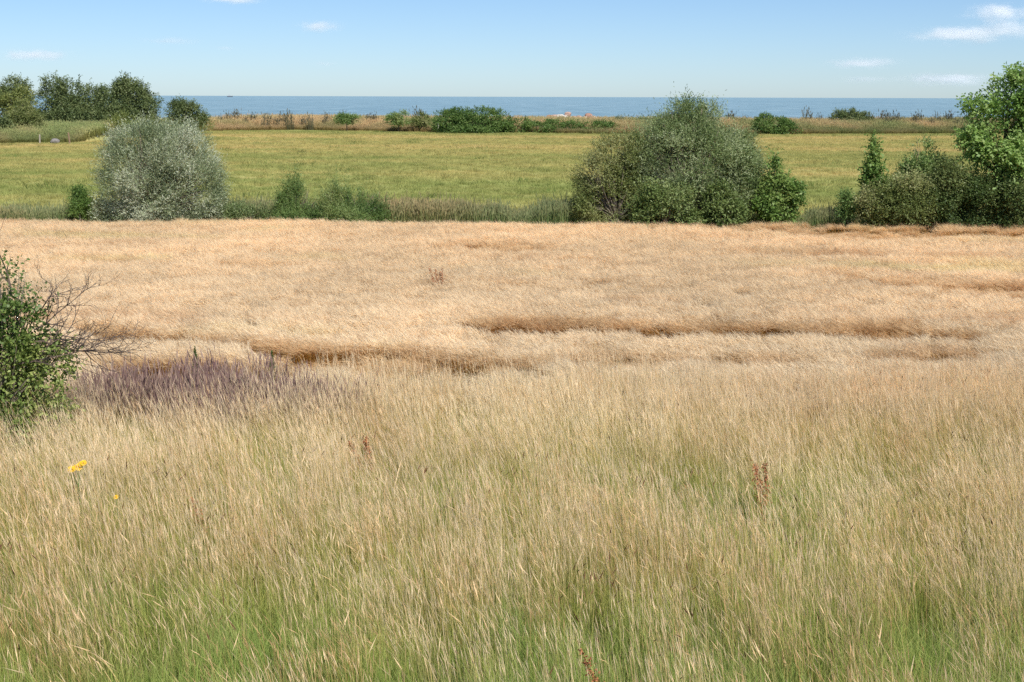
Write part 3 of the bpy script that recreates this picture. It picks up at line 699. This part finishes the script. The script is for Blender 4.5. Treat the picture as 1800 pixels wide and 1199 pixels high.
# --- wood at the far left, beyond the meadow
def far_plant(name, label, cat, px, d, items, n, mat, seed, ln=.3, wd=.16, k=5, group=None, **kw):
    x, y, _ = at_depth(px, 230, d); z = float(ground_z(x, y)); b = (x, y, z)
    kw = {'twig': .7, 'up': .4, 'inner': .5, 'gap_s': 1.4, 'r0': .22, 'limbs': 3, 'bark': DARKBARK, **kw}
    return plant(name, label, cat, b, px_blobs(b, d, items), n, k, ln, wd, mat, seed, group, **kw)
far_plant('dark_tree', 'broad dark tree with the highest crown of the far wood', 'tree', 115, 176, [(45, 130, 150, 225), (70, 165, 132, 215), (110, 205, 150, 225), (50, 190, 175, 232), (70, 115, 129, 180), (60, 200, 195, 240)], 5200, FARDARK, 241, tint_hi=.02)
far_plant('dark_tree', 'dark tree at the seaward end of the far wood, crown sloping to the sea', 'tree', 225, 182, [(165, 250, 145, 212), (195, 262, 138, 200), (225, 282, 158, 215), (200, 230, 133, 170), (180, 275, 175, 236)], 4200, FARDARK, 243)
far_plant('dark_tree', 'dark tree top behind the yellowish tree at the end of the wood', 'tree', 30, 186, [(-15, 60, 140, 200), (5, 50, 134, 170), (-60, 20, 148, 210)], 1700, FARDARK, 245)
far_plant('yellowish_tree', 'yellow green tree half hidden behind the pale willow of the wood', 'tree', 28, 174, [(0, 50, 158, 215), (20, 60, 150, 205), (-30, 20, 165, 220), (0, 80, 190, 240)], 2300, YELLOWISH, 247)
far_plant('willow_shrub', 'pale green willow shrub at the front of the far wood', 'shrub', 42, 160, [(8, 75, 185, 250), (25, 60, 174, 220), (40, 80, 200, 254), (5, 80, 215, 256)], 3200, OLIVE, 249, ln=.26, wd=.08, k=6, up=.7, tint_hi=.12)
far_plant('willow_shrub', 'darker low shrub below the pale willow on the meadow edge', 'shrub', -5, 157, [(-40, 22, 205, 256), (-10, 24, 205, 257)], 1700, FARDARK, 251, tint_hi=.1)
far_plant('yellowish_bush', 'yellow green low bush in front of the seaward dark tree', 'bush', 208, 172, [(178, 222, 205, 236), (195, 240, 198, 236), (170, 250, 212, 240)], 1500, YELLOWISH, 253, ln=.22, wd=.11)
far_plant('scrub_bush', 'dull green scrub between the yellow bush and the round silver willow', 'bush', 262, 178, [(232, 290, 206, 236), (250, 320, 210, 240)], 1600, OLIVE, 255, ln=.22, wd=.1)
far_plant('small_tree', 'small dark tree alone against the sea beside the far wood', 'tree', 320, 182, [(290, 340, 176, 222), (300, 330, 171, 200), (325, 352, 180, 205), (335, 366, 195, 222)], 1500, FARDARK, 257, ln=.26, wd=.13)
far_plant('scrub_bush', 'green scrub below the small lone tree above the silver willow', 'bush', 345, 186, [(320, 372, 204, 232)], 500, YELLOWISH, 259, ln=.2, wd=.1)

# --- along the shore bank
far_plant('round_bush', 'small rounded bush alone in the dry grass of the bank', 'bush', 610, 204, [(587, 622, 199, 216), (600, 634, 200, 217), (595, 630, 202, 218)], 700, SHRUBBY, 261, ln=.2, wd=.12, r0=.08, twig=.4)
far_plant('round_bush', 'rounded yellow green bush beside the grey post', 'bush', 700, 200, [(675, 710, 197, 222), (690, 724, 195, 222)], 700, SHRUBBY, 263, ln=.2, wd=.12, r0=.08, twig=.4, tint_hi=.15)
far_plant('round_bush', 'low olive bush tucked between the rounded bush and the domed hedge', 'bush', 736, 201, [(718, 744, 205, 224), (730, 756, 198, 224)], 500, OLIVE, 265, ln=.2, wd=.12, r0=.08, twig=.4)
far_plant('domed_hedge', 'large dark green domed bush on the shore, beside the white post', 'bush', 830, 199, [(752, 830, 196, 238), (790, 885, 188, 238), (840, 905, 192, 240), (770, 850, 189, 235), (760, 900, 205, 242)], 5200, HEDGE, 267, ln=.24, wd=.15, r0=.12, twig=.4, up=.3, gap=.2, lump=.1, k=5, inner=.7)
far_plant('low_hedge', 'long low clipped looking hedge in front of the boulders', 'hedge', 985, 199, [(885, 935, 208, 242), (915, 970, 213, 242), (945, 1000, 212, 242), (980, 1030, 213, 242), (1010, 1060, 212, 242), (1035, 1084, 212, 242)], 5200, HEDGE, 269, ln=.22, wd=.14, r0=.08, twig=.35, up=.3, gap=.25, k=5, inner=.7, tint_hi=.08)
far_plant('scrub_bush', 'ragged scrub bush between the boulders and the largest tree', 'bush', 1100, 206, [(1076, 1102, 203, 228), (1095, 1130, 200, 228), (1110, 1150, 206, 230)], 700, FARDARK, 271, ln=.2, wd=.12, r0=.08, twig=.5, tint_hi=.1)
far_plant('scrub_bush', 'dull grey green scrub just right of the silvery tree crown', 'bush', 1298, 206, [(1272, 1300, 204, 232), (1290, 1322, 206, 232)], 520, OLIVE, 273, ln=.2, wd=.1, r0=.06, twig=.5)
far_plant('domed_bush', 'low domed dark bush on the bank at the meadow edge', 'bush', 1362, 197, [(1322, 1375, 202, 238), (1345, 1395, 205, 238), (1370, 1412, 214, 240), (1330, 1365, 199, 225), (1330, 1400, 210, 241)], 2600, HEDGE, 275, ln=.22, wd=.14, r0=.08, twig=.4, inner=.65)
far_plant('dark_bush', 'dark bush standing clear against the blue sea', 'bush', 1490, 212, [(1458, 1500, 193, 222), (1475, 1515, 188, 222), (1505, 1536, 197, 224), (1465, 1530, 198, 226)], 2200, FARDARK, 277, ln=.22, wd=.14, r0=.08, twig=.4, tint_hi=.05)

# weeds standing up along the bank
WEED = blade_mat('shore_weed', [(0, (.09, .10, .05)), (.6, (.09, .115, .06)), (1, (.13, .145, .09))], [(0, (.14, .12, .07)), (.6, (.15, .135, .085)), (1, (.21, .175, .12))], .25, False)
wm = [stalks('weed_stems', 60, .8, 1.9, .25, .055, .12, .14, 3, WEED, 300 + i, head=.5, headw=2.0, lean_dir=i * 1.9) for i in range(4)]
WG = 'dark weed clumps standing along the top of the shore bank'
weeds = []
slots = [(385, 0), (402, 1), (418, 0), (431, 1), (447, 2), (467, 0), (485, 2), (497, 1), (510, 3), (531, 0), (545, 1), (570, 2), (577, 3), (599, 1), (645, 0), (657, 2), (735, 1), (748, 3),
         (1532, 2), (1551, 0), (1561, 3), (1574, 1), (1585, 2), (1606, 0), (1615, 2), (1637, 1), (1650, 3), (1668, 0), (1682, 1), (1700, 2), (1418, 3), (1440, 1), (1285, 0), (1312, 2)]
for i, (px, kd) in enumerate(slots):
    x, y, _ = at_depth(px, 220, 211 + (i * 7 % 5)); z = float(ground_z(x, y))
    side = 'left' if px < 760 else 'right'
    o = obj('weed_clump', wm[kd], loc=(x, y, z - .05)); sc_ = .62 + .35 * ((i * 37 % 11) / 10); o.scale = (sc_, sc_, sc_); o.rotation_euler = (0, 0, i * 1.3)
    weeds.append((px, o)); tag(o, 'weed', 'weed', WG)
ORD = 'first second third fourth fifth sixth seventh eighth ninth tenth eleventh twelfth thirteenth fourteenth fifteenth sixteenth seventeenth eighteenth'.split()
for k, (px, o) in enumerate(sorted((q for q in weeds if q[0] < 760), key=lambda q: q[0])): o['label'] = ORD[k] + ' dark weed clump along the dry bank, counting from the small lone tree'
for k, (px, o) in enumerate(sorted((q for q in weeds if q[0] > 1500), key=lambda q: q[0])): o['label'] = ORD[k] + ' dusky weed clump along the bank, counting from the dark bush against the sea'
for px, lb in ((1285, 'weed clump on the bank close to the crown of the largest tree'), (1312, 'weed clump just before the low domed bush, on the side of the largest tree'), (1418, 'weed clump at the seaward shoulder of the low domed bush'), (1440, 'weed clump between the low domed bush and the dark bush')):
    next(o for q, o in weeds if q == px)['label'] = lb

# --- boulders of the sea defence
def boulder(seed, sx, sy, sz):
    r = np.random.default_rng(seed)
    import bmesh
    bm = bmesh.new(); bmesh.ops.create_icosphere(bm, subdivisions=2, radius=1.0)
    planes = [(unit(r.normal(size=3)), .62 + .25 * r.random()) for _ in range(11)]
    for vt in bm.verts:
        p = np.array(vt.co)
        for nrm, dd_ in planes:
            q = p @ nrm
            if q > dd_: p = p - nrm * (q - dd_)
        vt.co = Vector((p + r.normal(size=3) * .02) * np.array([sx, sy, sz]))
    me = bpy.data.meshes.new('boulder'); bm.to_mesh(me); bm.free(); return me
STONES = {'pink': plain_mat('pink_granite', (.30, .19, .15), (.46, .33, .27), 3, .4), 'pale': plain_mat('pale_stone', (.40, .36, .31), (.58, .54, .48), 3, .4), 'rusty': plain_mat('rusty_stone', (.24, .13, .09), (.38, .23, .17), 3, .4)}
bls = []
bl = [(943, 212, 16, 'pink'), (952, 209, 14, 'pale'), (966, 207, 16, 'rusty'), (974, 206, 18, 'pink'), (984, 206, 22, 'pale'), (993, 207, 17, 'pale'), (998, 200, 14, 'pink'), (1001, 207, 16, 'pale'), (1010, 209, 18, 'pink'),
      (1018, 208, 16, 'pink'), (1027, 209, 18, 'pale'), (1034, 203, 17, 'rusty'), (1041, 207, 16, 'pink'), (1026, 211, 14, 'pale'), (1047, 209, 15, 'pale'), (1055, 212, 14, 'pink'), (938, 213, 13, 'pale'), (1004, 211, 14, 'rusty'), (1040, 212, 14, 'pale'), (961, 212, 14, 'pink')]
LB = {'pink': 'pinkish boulder of the sea defence behind the low hedge', 'pale': 'pale grey boulder of the sea defence behind the low hedge', 'rusty': 'reddish brown boulder of the sea defence behind the low hedge'}
for i, (px, py, wpx, kd) in enumerate(bl):
    d = 221 + (i % 4) * .8
    x, y, z = at_depth(px, py - 1.5, d); r_ = wpx * d / F0 / 2 * 1.05
    me = boulder(400 + i, r_, r_ * .9, r_ * .75); me.materials.append(STONES[kd])
    o = obj('boulder', me, loc=(x, y, z - r_ * .3)); o.rotation_euler = (0, 0, i * 1.1)
    bls.append((px, kd, o)); tag(o, LB[kd], 'boulder', 'boulders of the sea defence')
for kd_, wd_ in (('pink', 'pinkish'), ('pale', 'pale grey'), ('rusty', 'reddish brown')):
    for k, q in enumerate(sorted((q for q in bls if q[1] == kd_), key=lambda q: q[0])): q[2]['label'] = f'{ORD[k]} {wd_} boulder behind the low hedge, counting from the domed hedge'
next(q[2] for q in bls if q[0] == 998)['label'] = 'pointed pink boulder highest on the heap behind the hedge'
# the heap they lie on: more stones out of sight carry them
x0, yy0, _ = at_depth(935, 215, 223); x1 = at_depth(1062, 215, 223)[0]
n = 44; vx = np.linspace(x0 - 2, x1 + 2, n); prof = [(-3.2, 0), (-1.6, .75), (0, 1.0), (2.0, .7), (5, -.6)]
V = []
for i, xx in enumerate(vx):
    en = float(ss(0, 3, xx - vx[0]) * ss(0, 3, vx[-1] - xx))
    for (dy, k_) in prof:
        zz = float(ground_z(xx, yy0 + dy)); V.append((xx, yy0 + dy, zz - .3 + en * (k_ + .3) * 1.08 + .12 * random.uniform(-1, 1)))
F = [(i * 5 + j, (i + 1) * 5 + j, (i + 1) * 5 + j + 1, i * 5 + j + 1) for i in range(n - 1) for j in range(4)]
tag(obj('rubble_bank', mesh_np('rubble_bank', V, F, plain_mat('rubble', (.28, .22, .18), (.46, .40, .34), 2, .6))), 'rubble bank under the boulders', None, None, 'structure')

# --- fence posts and a grey stone on the meadow edge
PGREY = plain_mat('weathered_wood', (.26, .22, .18), (.42, .37, .31), 14, .4)
PWHITE = plain_mat('bleached_wood', (.45, .42, .38), (.66, .63, .58), 14, .3)
PBROWN = plain_mat('brown_wood', (.16, .10, .06), (.28, .19, .12), 14, .4)
def post(px, py_base, h, r, mat, label, lean=.03):
    x, y = on_plane(px, py_base, 0.0); z = float(ground_z(x, y))
    V, F = tubes([([(0, 0, -.3), (lean * .3, 0, h * .3), (lean * .7, 0, h * .7), (lean, 0, h - .03), (lean, 0, h)], [r * 1.05, r, r * .97, r * .95, r * .6])], 9)
    return tag(obj('fence_post', mesh_np('fence_post', V, F, mat), loc=(float(x), float(y), z)), label, 'post', 'fence posts on the meadow edge')
post(123, 253, 1.25, .09, PBROWN, 'brown leaning post in front of the far wood, beside the yellow grass', -.12)
post(70, 252, 1.0, .08, PGREY, 'grey post at the foot of the pale willow shrub by the far wood')
post(770, 234, 1.35, .11, PWHITE, 'bleached whitish post at the end of the domed hedge')
post(709, 231, 1.2, .10, PGREY, 'grey post in the dry grass before the rounded yellow green bush')
x, y = on_plane(96, 252, 0.0)
me = boulder(450, .62, .5, .34); me.materials.append(plain_mat('grey_stone', (.15, .14, .13), (.24, .22, .21), 4, .4))
tag(obj('field_stone', me, loc=(float(x), float(y), .2)), 'low grey stone lying between the two posts at the far wood', 'stone')

# --- ship on the horizon
xs_, ys_, _ = at_depth(404, 169, 9000.0)
t = thing('ship', 'tiny dark ship on the horizon', 'ship', (xs_, ys_, -2.2))
NAVY = plain_mat('ship_hull_paint', (.05, .07, .10), (.08, .10, .13), .2, 0); SHW = plain_mat('ship_house_paint', (.30, .33, .38), (.4, .43, .48), .2, 0)
hl, hb, hh_ = 17.0, 3.5, 5.0
V = [(-hl, -hb, 0), (hl * .85, -hb, 0), (hl, 0, 0), (hl * .85, hb, 0), (-hl, hb, 0), (-hl * 1.02, -hb * 1.1, hh_), (hl * .9, -hb * 1.1, hh_ * 1.1), (hl * 1.15, 0, hh_ * 1.3), (hl * .9, hb * 1.1, hh_ * 1.1), (-hl * 1.02, hb * 1.1, hh_)]
F = [(4, 3, 2, 1, 0), (5, 6, 7, 8, 9)] + [(i, (i + 1) % 5, (i + 1) % 5 + 5, i + 5) for i in range(5)]
obj('hull', mesh_np('hull', V, F, NAVY), t)
def boxm(name, c, s, mat):
    V = [(c[0] + a * s[0] / 2, c[1] + b * s[1] / 2, c[2] + d * s[2] / 2) for a in (-1, 1) for b in (-1, 1) for d in (-1, 1)]
    return mesh_np(name, V, [(0, 1, 3, 2), (4, 6, 7, 5), (0, 4, 5, 1), (2, 3, 7, 6), (0, 2, 6, 4), (1, 5, 7, 3)], mat)
obj('deckhouse', boxm('deckhouse', (-3, 0, 7.4), (12, 5, 5), SHW), t)
V, F = tubes([([(-5, 0, 9.5), (-5, 0, 15)], [.5, .3])], 6); obj('mast', mesh_np('mast', V, F, NAVY), t)

# ------------------------------------------------------------------ near bush with bare twigs, at the left edge
NB = leaf_mat('near_bush_leaf', (.08, .14, .03), (.20, .28, .07), (.40, .45, .14), .4, .03)
bx, by = on_plane(-10, 822, 0.0); by = float(by); bx = float(bx); b = (bx, by, 0.0)
nb = thing('leafy_bush', 'green leafy bush with bare dry twigs reaching over the barley', 'bush', b)
blobs = px_blobs(b, by, [(-70, 75, 470, 640), (-60, 60, 452, 560), (-60, 95, 560, 720), (-90, 100, 660, 830), (20, 80, 498, 560), (50, 128, 590, 690), (40, 118, 670, 790), (-200, -20, 480, 800)])
V, F = tubes(limb_lines((0, 0), blobs, 501, .035, 4, 4)); obj('trunk', mesh_np('trunk', V, F, BARK, smooth=True), nb)
obj('crown', crown_mesh('crown', blobs, 3400, 6, .072, .05, NB, 503, twig=.24, up=.4, inner=.2, gap=.64, gap_s=.35, lump=.2), nb)
TW = plain_mat('dry_twig_bark', (.075, .052, .042), (.15, .11, .085), 20, .2)
def twigs(p, d, ln, r, lev, rr, out):
    pts = [p]; rad = [r]; n = 5
    for i in range(n):
        d = (d + Vector((rr.uniform(-.3, .3), rr.uniform(-.3, .3), rr.uniform(-.22, .26)))).normalized()
        p = p + d * (ln / n); pts.append(p); rad.append(r * (1 - .8 * (i + 1) / n))
        if lev > 0:
            for _ in range(2 if lev > 1 else 1):
                if rr.random() < .85:
                    ax = Vector((rr.gauss(0, 1), rr.gauss(0, 1), rr.gauss(0, 1))).cross(d).normalized()
                    twigs(p, (d + ax * rr.uniform(.5, 1.0)).normalized(), ln * rr.uniform(.35, .6), rad[-1] * .7 + .0022, lev - 1, rr, out)
    out.append((pts, rad)) 
rr = random.Random(77)
def P_(px, py, dy=0.0):
    x, y, z = at_depth(px, py, by + dy); return Vector((x - bx, y - by, z))
for (a, e, lev) in [((40, 612), (192, 588), 2), ((45, 595), (160, 532), 2), ((30, 640), (185, 618), 2), ((60, 565), (135, 515), 2), ((20, 520), (12, 425), 1), ((0, 560), (-8, 440), 1), ((40, 605), (182, 565), 2), ((50, 625), (196, 602), 2), ((60, 580), (172, 548), 2)]:
    s_, e_ = P_(*a, rr.uniform(-.2, .2)), P_(*e, rr.uniform(-.4, .4))
    outl = []; twigs(s_, (e_ - s_).normalized(), (e_ - s_).length * 1.08, .0145, lev, rr, outl)
    V, F = tubes(outl, 4); obj('bare_branch', mesh_np('bare_branch', V, F, TW), nb)
# the old post inside the bush
x, y, z = at_depth(47, 690, by + .1)
V, F = tubes([([(0, 0, -.3), (0, 0, .5), (.01, 0, 1.15), (.01, 0, 1.2)], [.075, .075, .072, .05])], 10)
tag(obj('fence_post', mesh_np('fence_post', V, F, PGREY), loc=(x, by + .1, 0)), 'weathered grey post half hidden in the near leafy bush', 'post')

# ------------------------------------------------------------------ single plants in the grass
DOCK = plain_mat('dock_seed', (.24, .085, .035), (.42, .17, .07), 30, .2)
def dock(name, label, px, py, h, n_st, seed, cat='dock plant'):
    x, y = on_plane(px, py, 0.0); x, y = float(x), float(y)
    t = thing(name, label, cat, (x, y, float(ground_z(x, y))))
    r = random.Random(seed)
    for s_ in range(n_st):
        ang = r.uniform(0, 6.28); tip = Vector((-.12 + r.uniform(-.16, .16), math.sin(ang) * .1, h * r.uniform(.8, 1.0)))
        pts = [Vector((r.uniform(-.03, .03), r.uniform(-.03, .03), -.05)), tip * .5 + Vector((.03, 0, 0)), tip]
        V, F = tubes([(pts, [.006, .005, .002])], 5)
        st = obj('stem', mesh_np('stem', V, F, DOCK), t)
        n = 150; rg = np.random.default_rng(seed + s_)
        tt = .45 + .55 * rg.random(n); pp_ = np.array([list(pts[1].lerp(pts[2], (q - .5) * 2) if q > .5 else pts[0].lerp(pts[1], q * 2)) for q in tt])
        wr = .05 * (1.15 - tt) * 1.6 + .008
        pp_ = pp_ + rg.normal(size=(n, 3)) * wr[:, None] * .6
        V, F, tv = leaf_cards(pp_, unit(rg.normal(size=(n, 3)) + [0, 0, .6]), unit(rg.normal(size=(n, 3))), np.full(n, .028), np.full(n, .02), rg.random(n))
        tag(obj('seed_head', mesh_np('seed_head', V, F, DOCK, {'tint': tv}), st), kind='stuff')
    return t
dock('dock_plant', 'rust brown dock seed heads standing out in the pale grass', 1340, 951, .92, 3, 601)
dock('dock_plant', 'dark brown dock stems in the hay below the purple weeds', 655, 882, .86, 3, 605)
dock('dock_plant', 'thin dark dock stem alone in the hay below the purple weeds and the dock', 372, 983, .85, 1, 609)
dock('dock_plant', 'brown dead stems standing out of the middle of the barley field', 775, 540, 1.05, 4, 611)
dock('dock_plant', 'small dark dock stalk sticking out of the green bottom corner', 1078, 1300, .75, 1, 615)
# green spikes by the purple weeds
def spike(label, px, py, h, seed):
    x, y = on_plane(px, py, 0.0); x, y = float(x), float(y)
    t = thing('tall_weed', label, 'weed', (x, y, float(ground_z(x, y)))); rg = np.random.default_rng(seed)
    V, F = tubes([([(0, 0, -.05), (.02, 0, h * .5), (0, 0, h)], [.009, .007, .003])], 5); obj('stem', mesh_np('stem', V, F, SHRUBBY), t)
    n = 260; tt = rg.random(n) ** .8; a = rg.random(n) * 6.283
    P = np.stack([0 * tt, 0 * tt, .1 + tt * (h - .1)], -1)
    D = unit(np.stack([np.cos(a), np.sin(a), .6 + .5 * rg.random(n)], -1))
    V, F, tv = leaf_cards(P, D, unit(rg.normal(size=(n, 3)) * .4 + [0, 0, 1]), .17 * (1.1 - tt), .035 * (1.2 - tt * .7), rg.random(n) * .8)
    obj('leaves', mesh_np('leaves', V, F, MIDGREEN, {'tint': tv}), t); return t
spike('slim green weed spike above the purple weeds, next to the short pale barley', 346, 706, .92, 621)
spike('bushier green weed spike where the barley wall meets the purple weeds', 480, 708, .84, 623)
# yellow flowers
YEL = plain_mat('yellow_petal', (.62, .37, .008), (.72, .46, .015), 30, 0); YC = plain_mat('flower_centre', (.45, .25, .01), (.6, .35, .02), 30, 0)
STG = plain_mat('flower_stem', (.10, .16, .04), (.16, .22, .07), 20, .1)
def ragwort(label, px, py, h, heads, seed):
    x, y = on_plane(px, py, 0.0); x, y = float(x), float(y)
    t = thing('yellow_flower', label, 'flower', (x, y, float(ground_z(x, y)))); r = random.Random(seed)
    fork = Vector((0, 0, h * .75)); V, F = tubes([([(0, 0, -.05), (.02, 0, h * .4), fork], [.006, .005, .004])], 5)
    obj('stem', mesh_np('stem', V, F, STG), t)
    for (dx, dz) in heads:
        tip = Vector((dx, r.uniform(-.04, .04), h + dz)); V, F = tubes([([fork, fork.lerp(tip, .6) + Vector((0, 0, -.01)), tip], [.003, .003, .002])], 4)
        st = obj('flower_stalk', mesh_np('flower_stalk', V, F, STG), t)
        n = 13; a = np.arange(n) / n * 6.283 + r.random(); D = np.stack([np.cos(a), np.sin(a), .15 + 0 * a], -1); D = unit(D)
        P = np.tile(np.array(tip), (n, 1)) + D * .006
        V, F_, tv = leaf_cards(P, D, np.tile([0, 0, 1.0], (n, 1)), np.full(n, .037 if len(heads) > 1 else .024), np.full(n, .022 if len(heads) > 1 else .014), 0 * a)
        tl_ = Matrix.Rotation(.75, 3, 'X'); V = np.array([list(tl_ @ (Vector(q) - tip) + tip) for q in V])
        tag(obj('petals', mesh_np('petals', V, F_, YEL), st), kind='stuff')
        V, F = tubes([([tip - Vector((0, .0, .006)), tip + Vector((0, -.008, .010))], [.011, .008])], 8); obj('flower_centre', mesh_np('flower_centre', V, F, YC), st)
ragwort('bright yellow flower heads in the dry grass below the near bush', 143, 962, .93, [(-.08, -.03), (-.05, -.025), (-.02, -.01), (.03, .02), (.06, .035), (.01, -.02)], 631)
ragwort('single small yellow flower lower in the dry hay', 212, 1010, .86, [(0, 0)], 633)

# ------------------------------------------------------------------ clouds: small fair-weather clouds over the sea
def cloud_mat(name, dens, seed):
    m, nt = new_mat(name)
    tc = N(nt, 'ShaderNodeTexCoord').outputs['Object']
    ln = N(nt, 'ShaderNodeVectorMath', operation='LENGTH'); L(nt, tc, ln.inputs[0])
    off = N(nt, 'ShaderNodeVectorMath', operation='ADD'); L(nt, tc, off.inputs[0]); off.inputs[1].default_value = (seed * 3.3, seed * 1.7, 0)
    n1 = tnoise(nt, mapped(nt, off.outputs[0], (3.2, 3.2, 1.5)), 1.0, 7.0, .66)
    a = math_(nt, 'SUBTRACT', 1.0, ln.outputs['Value'])
    a = math_(nt, 'ADD', a, math_(nt, 'MULTIPLY', math_(nt, 'SUBTRACT', n1, .53), 4.6))
    a = math_(nt, 'MULTIPLY', a, math_(nt, 'SUBTRACT', 1.0, ln.outputs['Value'], True), True)
    v = N(nt, 'ShaderNodeVolumePrincipled'); v.inputs['Color'].default_value = (1, 1, 1, 1); v.inputs['Anisotropy'].default_value = 0.0
    soft = N(nt, 'ShaderNodeMapRange', interpolation_type='SMOOTHSTEP'); L(nt, a, soft.inputs['Value'])
    L(nt, math_(nt, 'MULTIPLY', soft.outputs[0], dens), v.inputs['Density'])
    out = N(nt, 'ShaderNodeOutputMaterial'); L(nt, v.outputs[0], out.inputs['Volume'])
    return m
CD = 14000.0
CL = [(62, 97, 150, 22, .010, 'long pale cloud bank above the far wood'), (562, 47, 95, 22, .012, 'small white puff of cloud alone in the open sky'), (412, 0, 130, 14, .010, 'white cloud sliver cut by the top of the view'),
      (398, 85, 50, 9, .005, 'faint small cloud above the tiny ship'), (570, 112, 60, 10, .004, 'very faint cloud below the white puff'), (1685, 62, 215, 30, .012, 'lower lobe of the largest cloud group'),
      (1760, 22, 150, 34, .010, 'upper part of the largest cloud group'), (1775, 50, 150, 40, .008, 'grey hazy heart of the largest cloud group'), (1515, 111, 150, 22, .010, 'flat pale cloud between the big group and the horizon'), (1660, 140, 190, 24, .009, 'long low cloud near the tall broadleaf tree'), (1520, 140, 130, 14, .003, 'faint veil of cloud just above the sea'), (300, 72, 130, 14, .003, 'faint veil of cloud over the small lone tree')]
import bmesh
for i, (px, py, wpx, hpx, dn, lb) in enumerate(CL):
    x, y, z = at_depth(px, py, CD); k = CD / F0
    bm = bmesh.new(); bmesh.ops.create_icosphere(bm, subdivisions=3, radius=1.0); me = bpy.data.meshes.new('cloud'); bm.to_mesh(me); bm.free()
    me.materials.append(cloud_mat('cloud_vapour', dn * .8, i + 1))
    o = obj('cloud', me, loc=(x, y, z)); o.scale = (wpx * k * .62, wpx * k * .5, hpx * k * .75)
    tag(o, lb, 'cloud', 'clouds over the sea')
